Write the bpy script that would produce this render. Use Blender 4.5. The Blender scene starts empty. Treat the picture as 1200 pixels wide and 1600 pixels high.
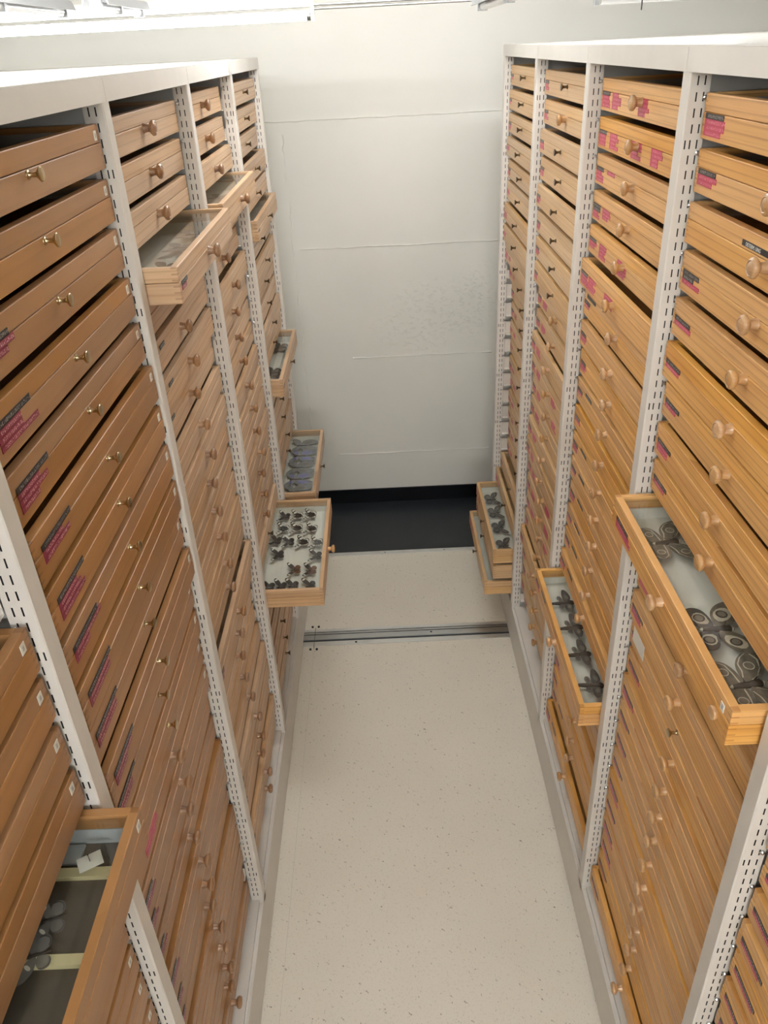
import bpy, bmesh, math, random
from mathutils import Vector, Matrix

random.seed(7)
SC = bpy.context.scene
COL = SC.collection
D = bpy.data

# ------------------------------------------------------------------ camera
S = 0.70                                  # bay pitch of the racks
CAM_H = 2.44167
pitch, yaw, roll, FPX = 0.535, 0.012, -0.0527, 1233.61


def cam_axes():
    cp, sp = math.cos(pitch), math.sin(pitch)
    M = Matrix.Rotation(yaw, 3, 'Z')
    f = M @ Vector((0, cp, -sp)); u = M @ Vector((0, sp, cp)); r = M @ Vector((1, 0, 0))
    c, s = math.cos(roll), math.sin(roll)
    return c * r + s * u, -s * r + c * u, f


CR, CU, CF = cam_axes()
cd = D.cameras.new('camera')
cam = D.objects.new('camera', cd)
COL.objects.link(cam)
cd.sensor_fit = 'VERTICAL'
cd.sensor_height = 36.0
cd.lens = FPX / 1600.0 * 36.0
cd.clip_start = 0.02
cam.matrix_world = Matrix(((CR.x, CU.x, -CF.x, 0), (CR.y, CU.y, -CF.y, 0), (CR.z, CU.z, -CF.z, CAM_H), (0, 0, 0, 1)))
SC.camera = cam

# ------------------------------------------------------------------ world, exposure
w = D.worlds.new('room_world')
SC.world = w
w.use_nodes = True
w.node_tree.nodes['Background'].inputs[0].default_value = (0.9, 0.92, 1.0, 1)
w.node_tree.nodes['Background'].inputs[1].default_value = 0.02
SC.view_settings.view_transform = 'Standard'
SC.view_settings.look = 'None'
SC.view_settings.gamma = 1.0
SC.view_settings.use_curve_mapping = False
SC.view_settings.exposure = 0.3
TUBE_STRENGTH = 31.0                     # the tube in view
BACK_FILL = 130.0                     # unseen fill tubes added behind the viewer
SIDE_FILL = 100.0                     # other unseen fill tubes, added under the ceiling
TUBE_COLOR = (0.945, 0.965, 1.0)

XL, XR, Y0 = -0.4518, 0.5288, 1.4927     # front planes of the two racks, centre line of the first full post
ZT, ZB = 2.415, 0.19                     # rack top, ledge on the carriage
PITCH, DH = 0.0852, 0.0695                # drawer spacing, drawer height
DW, DD = 0.647, 0.43                     # drawer width, depth


# ------------------------------------------------------------------ helpers
def lin(r, g, b):
    f = lambda c: c / 12.92 if c <= 0.04045 else ((c + 0.055) / 1.055) ** 2.4
    return (f(r / 255), f(g / 255), f(b / 255), 1)


class NT:
    def __init__(s, name):
        s.m = D.materials.new(name); s.m.use_nodes = True
        s.t = s.m.node_tree; s.n = s.t.nodes; s.l = s.t.links
        s.p = s.n['Principled BSDF']

    def add(s, typ, **k):
        n = s.n.new(typ)
        for a, b in k.items():
            setattr(n, a, b)
        return n

    def link(s, a, b):
        s.l.new(a, b)

    def math(s, op, a, b=None, clamp=False):
        n = s.add('ShaderNodeMath', operation=op, use_clamp=clamp)
        for i, x in enumerate((a, b)):
            if x is None: continue
            if hasattr(x, 'links'): s.link(x, n.inputs[i])
            else: n.inputs[i].default_value = x
        return n.outputs[0]

    def mix(s, fac, a, b):
        n = s.add('ShaderNodeMix', data_type='RGBA')
        for i, x in ((0, fac), (6, a), (7, b)):
            if hasattr(x, 'links'): s.link(x, n.inputs[i])
            else: n.inputs[i].default_value = x
        return n.outputs[2]

    def noise(s, vec, scale, detail=3, rough=0.55):
        n = s.add('ShaderNodeTexNoise')
        n.inputs['Scale'].default_value = scale
        n.inputs['Detail'].default_value = detail
        n.inputs['Roughness'].default_value = rough
        if vec is not None: s.link(vec, n.inputs['Vector'])
        return n.outputs['Fac']

    def ramp(s, fac, stops):
        n = s.add('ShaderNodeValToRGB')
        e = n.color_ramp.elements
        while len(e) < len(stops): e.new(0.5)
        for i, (p, c) in enumerate(stops):
            e[i].position = p; e[i].color = c
        s.link(fac, n.inputs[0])
        return n.outputs[0]

    def coord(s, kind='Object', scale=(1, 1, 1)):
        tc = s.add('ShaderNodeTexCoord')
        mp = s.add('ShaderNodeMapping')
        mp.inputs['Scale'].default_value = scale
        s.link(tc.outputs[kind], mp.inputs['Vector'])
        return mp.outputs[0]

    def bump(s, h, strength=0.2, dist=0.001):
        b = s.add('ShaderNodeBump')
        b.inputs['Strength'].default_value = strength
        b.inputs['Distance'].default_value = dist
        s.link(h, b.inputs['Height'])
        s.link(b.outputs[0], s.p.inputs['Normal'])


def plain(name, col, rough=0.5, metal=0.0, coat=0.0, vary=0.0, spec=0.5):
    t = NT(name)
    t.p.inputs['Roughness'].default_value = rough
    t.p.inputs['Metallic'].default_value = metal
    t.p.inputs['Specular IOR Level'].default_value = spec
    if coat: t.p.inputs['Coat Weight'].default_value = coat
    v = t.noise(t.coord('Object'), 9, 3)
    k = vary or 0.04
    a = tuple(min(1, c * (1 - k)) for c in col[:3]) + (1,)
    b = tuple(min(1, c * (1 + k)) for c in col[:3]) + (1,)
    t.link(t.ramp(v, [(0.3, a), (0.7, b)]), t.p.inputs['Base Color'])
    return t.m


def wood(name, light, dark, line, zs=60, contrast=1.0, rough=0.42, joints=True, vary=0.16, coat=0.12):
    """Lengthwise grain: streaks stretched along the front, with broad cathedral bands."""
    t = NT(name)
    oi = t.add('ShaderNodeObjectInfo')
    off = t.math('MULTIPLY', oi.outputs['Random'], 37.0)
    cv = t.add('ShaderNodeCombineXYZ')
    t.link(off, cv.inputs[1]); t.link(off, cv.inputs[2])
    va = t.add('ShaderNodeVectorMath', operation='ADD')
    tc = t.add('ShaderNodeTexCoord')
    t.link(tc.outputs['Object'], va.inputs[0]); t.link(cv.outputs[0], va.inputs[1])

    def stretched(sc):
        mp = t.add('ShaderNodeMapping')
        mp.inputs['Scale'].default_value = sc
        t.link(va.outputs[0], mp.inputs['Vector'])
        return mp.outputs[0]
    fine = t.noise(stretched((6, 5, zs * 6)), 1.0, 4, 0.6)
    broad = t.noise(stretched((1.6, 1.6, zs * 0.6)), 1.0, 2, 0.5)
    wv = t.add('ShaderNodeTexWave', wave_type='BANDS', bands_direction='Z', wave_profile='SAW')
    wv.inputs['Scale'].default_value = 1.0
    wv.inputs['Distortion'].default_value = 3.5
    wv.inputs['Detail'].default_value = 2.0
    wv.inputs['Detail Scale'].default_value = 0.7
    t.link(stretched((1.3, 1.3, zs * 0.55)), wv.inputs['Vector'])
    c = t.ramp(broad, [(0.32, dark), (0.68, light)])
    s1 = t.ramp(wv.outputs['Fac'], [(0.0, (0, 0, 0, 1)), (0.72, (0.12, 0.12, 0.12, 1)), (0.95, (1, 1, 1, 1))])
    s1 = t.math('MULTIPLY', s1, 0.42 * contrast)
    c = t.mix(s1, c, line)
    s2 = t.ramp(fine, [(0.5, (0, 0, 0, 1)), (0.75, (1, 1, 1, 1))])
    c = t.mix(t.math('MULTIPLY', s2, 0.32 * contrast), c, line)
    if joints:                             # darker end-grain fingers of the corner joints
        sp = t.add('ShaderNodeSeparateXYZ'); t.link(tc.outputs['Object'], sp.inputs[0])
        ay = t.math('ABSOLUTE', sp.outputs[1])
        e = t.math('GREATER_THAN', ay, DW / 2 - 0.011)
        st = t.math('GREATER_THAN', t.math('FRACT', t.math('MULTIPLY', sp.outputs[2], 85.0)), 0.72)
        fr = t.math('GREATER_THAN', sp.outputs[0], -0.013)
        c = t.mix(t.math('MULTIPLY', t.math('MULTIPLY', t.math('MULTIPLY', e, st), fr), 0.5), c, line)
    hs = t.add('ShaderNodeHueSaturation')
    t.link(t.math('ADD', t.math('MULTIPLY', oi.outputs['Random'], vary), 1 - vary / 2), hs.inputs['Value'])
    t.link(t.math('ADD', t.math('MULTIPLY', t.math('FRACT', t.math('MULTIPLY', oi.outputs['Random'], 7.3)), 0.16), 0.92), hs.inputs['Saturation'])
    t.link(c, hs.inputs['Color'])
    t.link(hs.outputs[0], t.p.inputs['Base Color'])
    t.p.inputs['Roughness'].default_value = rough
    t.p.inputs['Coat Weight'].default_value = coat
    t.p.inputs['Coat Roughness'].default_value = 0.25
    t.bump(fine, 0.12, 0.0004)
    return t.m


MAT = {}
MAT['paint'] = plain('white_enamel', lin(219, 214, 205), 0.42, vary=0.03)
MAT['dark'] = plain('hollow_shade', (0.012, 0.012, 0.012, 1), 0.8)  # shade inside the hollow posts, put in as colour
MAT['inner'] = plain('grey_sheet', lin(184, 182, 176), 0.6)
MAT['bolt'] = plain('zinc_bolt', (0.6, 0.6, 0.6, 1), 0.28, 1.0)
MAT['brass'] = plain('brass', (0.50, 0.40, 0.24, 1), 0.26, 1.0)
MAT['bronze'] = plain('dark_bronze', (0.16, 0.115, 0.07, 1), 0.3, 1.0)
MAT['steel'] = plain('galvanised_steel', (0.52, 0.53, 0.53, 1), 0.34, 1.0)
MAT['darksteel'] = plain('dark_steel', (0.05, 0.055, 0.06, 1), 0.4, 0.8)
MAT['alu'] = plain('aluminium_strip', (0.72, 0.72, 0.70, 1), 0.4, 0.9)
MAT['paper'] = plain('white_paper', lin(228, 226, 214), 0.8, vary=0.03)
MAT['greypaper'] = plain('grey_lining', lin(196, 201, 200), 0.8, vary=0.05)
MAT['cork'] = plain('cork_strip', lin(222, 210, 162), 0.85, vary=0.06)
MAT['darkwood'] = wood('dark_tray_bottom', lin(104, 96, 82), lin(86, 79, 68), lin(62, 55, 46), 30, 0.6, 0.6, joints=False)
MAT['pine'] = wood('golden_pine', lin(228, 178, 108), lin(210, 154, 84), lin(160, 100, 44), 40, 1.15)
MAT['pale'] = wood('pale_pine', lin(216, 182, 136), lin(202, 162, 114), lin(160, 114, 70), 44, 0.8)
MAT['lime'] = wood('limewood', lin(208, 176, 140), lin(190, 154, 116), lin(138, 100, 66), 34, 0.9)
MAT['brown'] = wood('honey_brown_alder', lin(176, 130, 82), lin(158, 112, 64), lin(118, 78, 42), 16, 0.36, 0.36)
MAT['oakside'] = wood('striped_side', lin(214, 170, 96), lin(196, 146, 76), lin(120, 74, 34), 40, 1.5, joints=False)
MAT['knobwood'] = wood('turned_beech', lin(198, 158, 112), lin(178, 136, 92), lin(136, 96, 62), 120, 0.6, 0.32, joints=False, coat=0.35)
MAT['knobbrown'] = wood('turned_brown', lin(160, 122, 86), lin(138, 100, 68), lin(102, 70, 46), 120, 0.6, 0.32, joints=False, coat=0.35)


def glass_mat():
    t = NT('clear_glass')
    n = t.n
    tr = t.add('ShaderNodeBsdfTransparent'); tr.inputs[0].default_value = (0.97, 0.98, 0.975, 1)
    gl = t.add('ShaderNodeBsdfGlossy'); gl.inputs['Roughness'].default_value = 0.02
    lw = t.add('ShaderNodeLayerWeight'); lw.inputs['Blend'].default_value = 0.5
    fr = t.math('ADD', t.math('MULTIPLY', t.math('POWER', lw.outputs['Facing'], 5.0), 0.9), 0.04)
    mx = t.add('ShaderNodeMixShader')
    t.link(fr, mx.inputs[0]); t.link(tr.outputs[0], mx.inputs[1]); t.link(gl.outputs[0], mx.inputs[2])
    t.link(mx.outputs[0], n['Material Output'].inputs[0])
    return t.m


MAT['glass'] = glass_mat()


def tape_mat(name, base, ink):
    """Embossed tape: raised pale letter strokes in cells along the tape (too small in the photograph to read)."""
    t = NT(name)
    tc = t.add('ShaderNodeTexCoord')
    sp = t.add('ShaderNodeSeparateXYZ'); t.link(tc.outputs['Object'], sp.inputs[0])
    oi = t.add('ShaderNodeObjectInfo')
    y = sp.outputs[1]; z = sp.outputs[2]
    cell = t.math('FRACT', t.math('DIVIDE', y, 0.0046))
    gap = t.math('LESS_THAN', cell, 0.68)
    band = t.math('LESS_THAN', t.math('ABSOLUTE', z), 0.0024)
    marg = t.math('GREATER_THAN', y, 0.009)
    cb = t.add('ShaderNodeCombineXYZ')
    t.link(t.math('MULTIPLY', y, 560), cb.inputs[0]); t.link(t.math('MULTIPLY', z, 480), cb.inputs[1])
    t.link(t.math('MULTIPLY', oi.outputs['Random'], 91), cb.inputs[2])
    nz = t.noise(cb.outputs[0], 1.0, 1)
    st = t.math('GREATER_THAN', nz, 0.51)
    m = t.math('MULTIPLY', t.math('MULTIPLY', gap, band), t.math('MULTIPLY', marg, st))
    t.link(t.mix(t.math('MULTIPLY', m, 0.85), base, ink), t.p.inputs['Base Color'])
    t.p.inputs['Roughness'].default_value = 0.35
    return t.m


MAT['tape_black'] = tape_mat('black_embossed_tape', lin(26, 23, 24), lin(172, 172, 168))
MAT['tape_red'] = tape_mat('crimson_embossed_tape', lin(184, 50, 84), lin(224, 150, 160))
MAT['tape_wine'] = tape_mat('wine_embossed_tape', lin(132, 36, 62), lin(226, 176, 180))
MAT['tape_plain'] = plain('black_tape', lin(34, 32, 32), 0.35)
MAT['ink'] = plain('white_lettering', lin(225, 225, 220), 0.5)


def link(o, parent=None):
    COL.objects.link(o)
    if parent is not None: o.parent = parent
    return o


def mesh_from(bm, name, mats, smooth=False):
    bmesh.ops.recalc_face_normals(bm, faces=bm.faces)
    me = D.meshes.new(name); bm.to_mesh(me); bm.free()
    for m in mats: me.materials.append(MAT[m] if isinstance(m, str) else m)
    if smooth:
        for p in me.polygons: p.use_smooth = True
        try: me.set_sharp_from_angle(angle=math.radians(40))
        except Exception: pass
    return me


def obj(name, me, parent=None, loc=(0, 0, 0), rot=(0, 0, 0), scale=None):
    o = D.objects.new(name, me)
    o.location = loc; o.rotation_euler = rot
    if scale: o.scale = scale
    return link(o, parent)


def thing(name, label, cat, loc=(0, 0, 0), rz=0, group=None):
    o = D.objects.new(name, None); o.empty_display_size = 0.05
    o.location = loc; o.rotation_euler = (0, 0, rz)
    o['label'] = label; o['category'] = cat
    if group: o['group'] = group
    return link(o)


def tag(o, label, cat, group=None):
    o['label'] = label; o['category'] = cat
    if group: o['group'] = group
    return o


def box(bm, x0, x1, y0, y1, z0, z1, mi=0):
    v = [bm.verts.new(p) for p in ((x0, y0, z0), (x1, y0, z0), (x1, y1, z0), (x0, y1, z0), (x0, y0, z1), (x1, y0, z1), (x1, y1, z1), (x0, y1, z1))]
    fs = []
    for q in ((0, 3, 2, 1), (4, 5, 6, 7), (0, 1, 5, 4), (1, 2, 6, 5), (2, 3, 7, 6), (3, 0, 4, 7)):
        f = bm.faces.new([v[i] for i in q]); f.material_index = mi; fs.append(f)
    return fs


def frame(bm, x0, x1, y0, y1, tx, ty, z0, z1, floor=None, mi=0):
    """A closed rectangular frame (or, with floor, a tray)."""
    O = [(x0, y0), (x1, y0), (x1, y1), (x0, y1)]
    I = [(x0 + tx, y0 + ty), (x1 - tx, y0 + ty), (x1 - tx, y1 - ty), (x0 + tx, y1 - ty)]
    ob = [bm.verts.new((*p, z0)) for p in O]; ot = [bm.verts.new((*p, z1)) for p in O]
    it = [bm.verts.new((*p, z1)) for p in I]; ib = [bm.verts.new((*p, z0 if floor is None else floor)) for p in I]
    for i in range(4):
        j = (i + 1) % 4
        for q in ((ob[i], ob[j], ot[j], ot[i]), (ot[i], ot[j], it[j], it[i]), (it[i], it[j], ib[j], ib[i])):
            bm.faces.new(q).material_index = mi
        if floor is None: bm.faces.new((ib[i], ib[j], ob[j], ob[i])).material_index = mi
    if floor is not None:
        bm.faces.new(ib).material_index = mi; bm.faces.new(ob).material_index = mi
    out = set(ob + ot)
    return [e for e in bm.edges if e.verts[0] in out and e.verts[1] in out]


def lathe(bm, prof, n=16, axis='X', mi=0, at=(0, 0, 0)):
    rings = []
    for a, r in prof:
        ring = []
        for i in range(n):
            t = 2 * math.pi * i / n
            c, s = r * math.cos(t), r * math.sin(t)
            p = (a, c, s) if axis == 'X' else ((c, a, s) if axis == 'Y' else (c, s, a))
            ring.append(bm.verts.new((p[0] + at[0], p[1] + at[1], p[2] + at[2])))
        rings.append(ring)
    for A, B in zip(rings, rings[1:]):
        for i in range(n):
            bm.faces.new((A[i], A[(i + 1) % n], B[(i + 1) % n], B[i])).material_index = mi
    bm.faces.new(rings[0]).material_index = mi; bm.faces.new(rings[-1]).material_index = mi


def prism(bm, pts, z0, z1, mi=0, lift=0.0):
    """Thin plate from an outline in x, y; lift raises it with |y| like a set wing."""
    a = [bm.verts.new((x, y, z0 + lift * abs(y))) for x, y in pts]
    b = [bm.verts.new((x, y, z1 + lift * abs(y))) for x, y in pts]
    n = len(pts)
    bm.faces.new(a).material_index = mi; bm.faces.new(b).material_index = mi
    for i in range(n):
        bm.faces.new((a[i], a[(i + 1) % n], b[(i + 1) % n], b[i])).material_index = mi


def structure(name, bm, mats):
    o = obj(name, mesh_from(bm, name, mats))
    o['kind'] = 'structure'
    return o


# ------------------------------------------------------------------ room shell
YE = 4.27                                  # face of the end wall
Y_EDGE = 3.69                              # end of the raised white floor
RX0, RX1, RY0, CEIL = -2.6, 2.6, -3.2, 3.0


def floor_mat():
    t = NT('speckled_vinyl')
    co = t.coord('Object')
    big = t.noise(co, 1.3, 3)
    c = t.ramp(big, [(0.3, lin(220, 213, 198)), (0.7, lin(229, 222, 208))])
    fine = t.noise(co, 160, 2)
    c = t.mix(t.math('MULTIPLY', t.math('GREATER_THAN', fine, 0.60), 0.20), c, lin(176, 168, 154))
    wc = t.noise(co, 70, 2)
    mp = t.add('ShaderNodeVectorMath', operation='ADD')
    t.link(co, mp.inputs[0])
    cv = t.add('ShaderNodeCombineXYZ'); t.link(t.math('MULTIPLY', wc, 0.03), cv.inputs[0]); t.link(t.math('MULTIPLY', wc, -0.02), cv.inputs[1])
    t.link(cv.outputs[0], mp.inputs[1])
    for sc, th, amt in ((75, 0.12, 0.55), (125, 0.13, 0.40), (42, 0.075, 0.8)):
        v = t.add('ShaderNodeTexVoronoi'); v.inputs['Scale'].default_value = sc
        m2 = t.add('ShaderNodeMapping'); m2.inputs['Rotation'].default_value = (0, 0, sc); m2.inputs['Scale'].default_value = (1, 0.55, 1)
        t.link(mp.outputs[0], m2.inputs['Vector']); t.link(m2.outputs[0], v.inputs['Vector'])
        sel = t.add('ShaderNodeSeparateColor'); t.link(v.outputs['Color'], sel.inputs[0])
        k = t.math('MULTIPLY', t.math('LESS_THAN', v.outputs['Distance'], th), t.math('GREATER_THAN', sel.outputs[0], 0.35))
        c = t.mix(t.math('MULTIPLY', k, amt), c, lin(104, 96, 86))
    sm = t.noise(co, 5.5, 5, 0.7)
    c = t.mix(t.math('MULTIPLY', t.ramp(sm, [(0.66, (0, 0, 0, 1)), (0.76, (1, 1, 1, 1))]), 0.12), c, lin(120, 114, 108))
    t.link(c, t.p.inputs['Base Color'])
    t.p.inputs['Roughness'].default_value = 0.42
    t.p.inputs['Specular IOR Level'].default_value = 0.35
    return t.m


def concrete_mat():
    t = NT('painted_concrete')
    co = t.coord('Object')
    n1 = t.noise(co, 1.1, 4)
    c = t.ramp(n1, [(0.3, lin(219, 217, 208)), (0.7, lin(228, 225, 216))])
    t.link(c, t.p.inputs['Base Color'])
    t.p.inputs['Roughness'].default_value = 0.55
    pit = t.add('ShaderNodeTexVoronoi'); pit.inputs['Scale'].default_value = 9
    t.link(co, pit.inputs['Vector'])
    rag = t.noise(t.coord('Object', (38, 1, 60)), 1.0, 5, 0.65)
    mask = t.ramp(t.noise(t.coord('Object', (2.2, 1, 2.0)), 1.0, 2), [(0.56, (0, 0, 0, 1)), (0.72, (1, 1, 1, 1))])
    sp = t.add('ShaderNodeSeparateXYZ'); t.link(co, sp.inputs[0])
    band = t.math('SUBTRACT', 1.0, t.math('MULTIPLY', t.math('ABSOLUTE', t.math('SUBTRACT', sp.outputs[2], 1.12)), 2.6), clamp=True)
    band = t.math('MAXIMUM', band, t.math('SUBTRACT', 0.75, t.math('MULTIPLY', sp.outputs[2], 1.6), clamp=True))
    h = t.math('MULTIPLY', t.math('MULTIPLY', t.math('GREATER_THAN', rag, 0.58), mask), band)
    h = t.math('ADD', t.math('MULTIPLY', h, 0.6), t.math('MULTIPLY', t.noise(t.coord('Object', (3, 1, 40)), 1.0, 3), 0.22))
    h = t.math('SUBTRACT', h, t.math('MULTIPLY', t.math('LESS_THAN', pit.outputs['Distance'], 0.03), 1.2))
    t.bump(h, 0.75, 0.004)
    return t.m


MAT['vinyl'] = floor_mat()
MAT['concrete'] = concrete_mat()
MAT['whitewash'] = plain('white_wash', lin(232, 230, 222), 0.7)
MAT['darkfloor'] = plain('dark_linoleum', lin(26, 31, 37), 0.4, vary=0.12)
MAT['blackbase'] = plain('black_rubber', lin(5, 7, 11), 0.5, spec=0.2)

bm = bmesh.new(); box(bm, RX0, RX1, RY0, Y_EDGE - 0.03, -0.06, 0)
structure('floor', bm, ['vinyl'])
bm = bmesh.new(); box(bm, RX0, RX1, Y_EDGE, YE + 0.1, -0.06, -0.006)
structure('floor_walkway', bm, ['darkfloor'])
bm = bmesh.new(); box(bm, RX0, RX1, YE, YE + 0.15, -0.06, CEIL)
wall = structure('wall_back', bm, ['concrete'])
# raised joints left by the form boards
for z, x0, x1, th in ((2.137, -0.62, 0.64, 0.0022), (1.531, -0.42, 0.62, 0.0026), (0.926, -0.18, 0.60, 0.0026), (0.327, -0.30, 0.60, 0.0026), (2.60, -1.5, 1.5, 0.002)):
    bm = bmesh.new()
    n = 26; rr = random.Random(int(z * 1000)); prev = None
    for i in range(n + 1):
        x = x0 + (x1 - x0) * i / n
        zz = z + rr.uniform(-0.0022, 0.0022); h = th * rr.uniform(0.7, 2.2); d = rr.uniform(0.002, 0.006)
        cur = [bm.verts.new(p) for p in ((x, YE + 0.001, zz - h), (x, YE - d, zz), (x, YE + 0.001, zz + h))]
        if prev:
            for a in range(2): bm.faces.new((prev[a], prev[a + 1], cur[a + 1], cur[a]))
        prev = cur
    obj('board_joint', mesh_from(bm, 'board_joint', ['concrete']), wall)
bm = bmesh.new(); rr = random.Random(5); prev = None      # ragged upright seam
for i in range(62):
    z = 2.08 - i * 0.032
    x = -0.452 + rr.uniform(-0.006, 0.006); h = rr.uniform(0.001, 0.007); d = rr.uniform(0.0004, 0.003)
    cur = [bm.verts.new(p) for p in ((x - h, YE + 0.001, z), (x, YE - d, z), (x + h, YE + 0.001, z))]
    if prev:
        for a in range(2): bm.faces.new((prev[a], prev[a + 1], cur[a + 1], cur[a]))
    prev = cur
obj('upright_seam', mesh_from(bm, 'upright_seam', ['concrete']), wall)
bm = bmesh.new(); box(bm, RX0 - 0.1, RX0, RY0, YE + 0.1, -0.06, CEIL); structure('wall_left', bm, ['whitewash'])
bm = bmesh.new(); box(bm, RX1, RX1 + 0.1, RY0, YE + 0.1, -0.06, CEIL); structure('wall_right', bm, ['whitewash'])
bm = bmesh.new(); box(bm, RX0, RX1, RY0 - 0.1, RY0, -0.06, CEIL); structure('wall_front', bm, ['whitewash'])
bm = bmesh.new(); box(bm, RX0, RX1, RY0, YE + 0.1, CEIL, CEIL + 0.1); structure('ceiling', bm, ['whitewash'])
bm = bmesh.new(); box(bm, RX0, RX1, YE - 0.012, YE, -0.006, 0.084); structure('baseboard_back', bm, ['blackbase'])
bm = bmesh.new()
box(bm, RX0, RX1, Y_EDGE - 0.03, Y_EDGE, -0.06, 0.003)
for x in (-0.38, -0.05, 0.28): lathe(bm, [(0.003, 0.004), (0.0042, 0.003)], 8, 'Z', 1, (x, Y_EDGE - 0.016, 0))
structure('trim_1', bm, ['alu', 'darksteel'])

# guide rail let into the floor
rail = thing('floor_rail', 'twin steel guide rail let into the pale speckled floor across the aisle', 'rail', (0, 2.965, 0))
bm = bmesh.new(); box(bm, -2.3, 2.3, -0.052, 0.052, 0.0002, 0.0012); obj('bed', mesh_from(bm, 'rail_bed', ['darksteel']), rail)
for y0, y1, h, m in ((-0.064, -0.036, 0.004, 'alu'), (-0.022, 0.012, 0.005, 'steel'), (0.02, 0.030, 0.004, 'steel'), (0.037, 0.056, 0.004, 'alu')):
    bm = bmesh.new(); box(bm, -2.3, 2.3, y0, y1, 0.0, h); obj('rail_strip', mesh_from(bm, 'rail_strip', [m]), rail)
for x, y in ((-0.415, 0.078), (-0.385, 0.078), (-0.415, -0.088), (-0.385, -0.088), (-0.20, -0.05), (0.16, 0.0)):
    bm = bmesh.new(); lathe(bm, [(0.0, 0.0055), (0.0056, 0.0055), (0.006, 0.004)], 10, 'Z'); obj('screw', mesh_from(bm, 'rail_screw', ['darksteel']), rail, (x, y, 0))
bm = bmesh.new(); box(bm, -0.4005, -0.3985, -0.08, 0.066, 0.0, 0.0056); obj('cable_tie', mesh_from(bm, 'cable_tie', ['darksteel']), rail)
bm = bmesh.new(); box(bm, -0.3992, -0.3984, -1.2, 2.9, 0.0, 0.0003)
o = structure('trim_2', bm, ['inner'])


# ------------------------------------------------------------------ lamps
def tube_mat(name, strength):
    t = NT(name)
    t.p.inputs['Emission Color'].default_value = (*TUBE_COLOR, 1)
    t.p.inputs['Emission Strength'].default_value = strength
    t.p.inputs['Base Color'].default_value = (0.9, 0.9, 0.9, 1)
    return t.m


MAT['lit'] = tube_mat('lit_tube', TUBE_STRENGTH)
MAT['fill_back'] = tube_mat('fill_tube_back', BACK_FILL)
MAT['fill_side'] = tube_mat('fill_tube_side', SIDE_FILL)
MAT['unlit'] = plain('unlit_tube', lin(214, 216, 216), 0.15, coat=0.5)
MAT['housing'] = plain('lamp_enamel', lin(236, 236, 232), 0.4)
MAT['greyhouse'] = plain('grey_reflector', (0.42, 0.43, 0.44, 1), 0.35, 0.8)


def lamp(label, x0, x1, y, z, lit='lit', ceiling_rod=True, group=None):
    """A batten along x: enamel channel, one lit tube under it, a holder at each end."""
    t = thing('tube_lamp', label, 'lamp', ((x0 + x1) / 2, y, z), 0, group)
    L = x1 - x0
    bm = bmesh.new(); lathe(bm, [(-L / 2 + 0.012, 0.013), (L / 2 - 0.012, 0.013)], 16, 'X'); obj('tube', mesh_from(bm, 'tube', [lit], True), t)
    bm = bmesh.new(); box(bm, -L / 2 - 0.01, L / 2 + 0.01, -0.022, 0.022, 0.024, 0.056); obj('channel', mesh_from(bm, 'channel', ['housing']), t)
    for s in (-1, 1):
        bm = bmesh.new(); box(bm, -0.005, 0.005, -0.013, 0.013, -0.016, 0.026); obj('tube_holder', mesh_from(bm, 'holder', ['housing']), t, (s * (L / 2 + 0.006), 0, 0))
        bm = bmesh.new(); lathe(bm, [(-0.006, 0.0135), (0.006, 0.0135)], 16, 'X'); obj('end_cap', mesh_from(bm, 'cap', ['steel'], True), t, (s * (L / 2 - 0.006), 0, 0))
    if ceiling_rod:
        for s in (-0.3, 0.3):
            bm = bmesh.new(); lathe(bm, [(0.056, 0.004), (CEIL - z, 0.004)], 8, 'Z'); obj('rod', mesh_from(bm, 'rod', ['steel'], True), t, (s * L, 0, 0))
    return t


lamp('long lit fluorescent tube on a white batten above the rack with open butterfly drawer', -1.66, -0.175, 2.80, 2.524)
for q, y in enumerate((-2.6, -2.8, -3.0)):  # unseen lamps added to send fill light down the aisle
    lamp('added fill tube at the open end of the aisle behind the viewer, %s of three' % ('first', 'second', 'third')[q], -0.75, 0.75, y, 2.5, 'fill_back')
lamp('added fill tube under the ceiling across the middle of the aisle, out of view', -0.45, 1.05, 2.62, 2.93, 'fill_side')  # added to brighten the far floor and end wall
lamp('added fill tube under the ceiling over the brown-drawer rack, out of view', -2.0, -0.6, 1.2, 2.9, 'fill_side')  # unseen lamp added to lift the fronts of the right rack
lamp('added fill tube under the ceiling just behind and above the viewer', -0.9, 0.1, -0.7, 2.9, 'fill_side')  # unseen lamp added to brighten the near posts

bm = bmesh.new()
for dz in (0.012, 0.022): lathe(bm, [(-0.17, 0.003), (2.5, 0.003)], 8, 'X', 0, (0, 2.80, 2.524 + dz + 0.004))
tag(obj('mounting_rail', mesh_from(bm, 'mounting_rail', ['steel'], True)), 'two thin steel rods running from the lit tube to the unlit lamps', 'rod')


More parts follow.
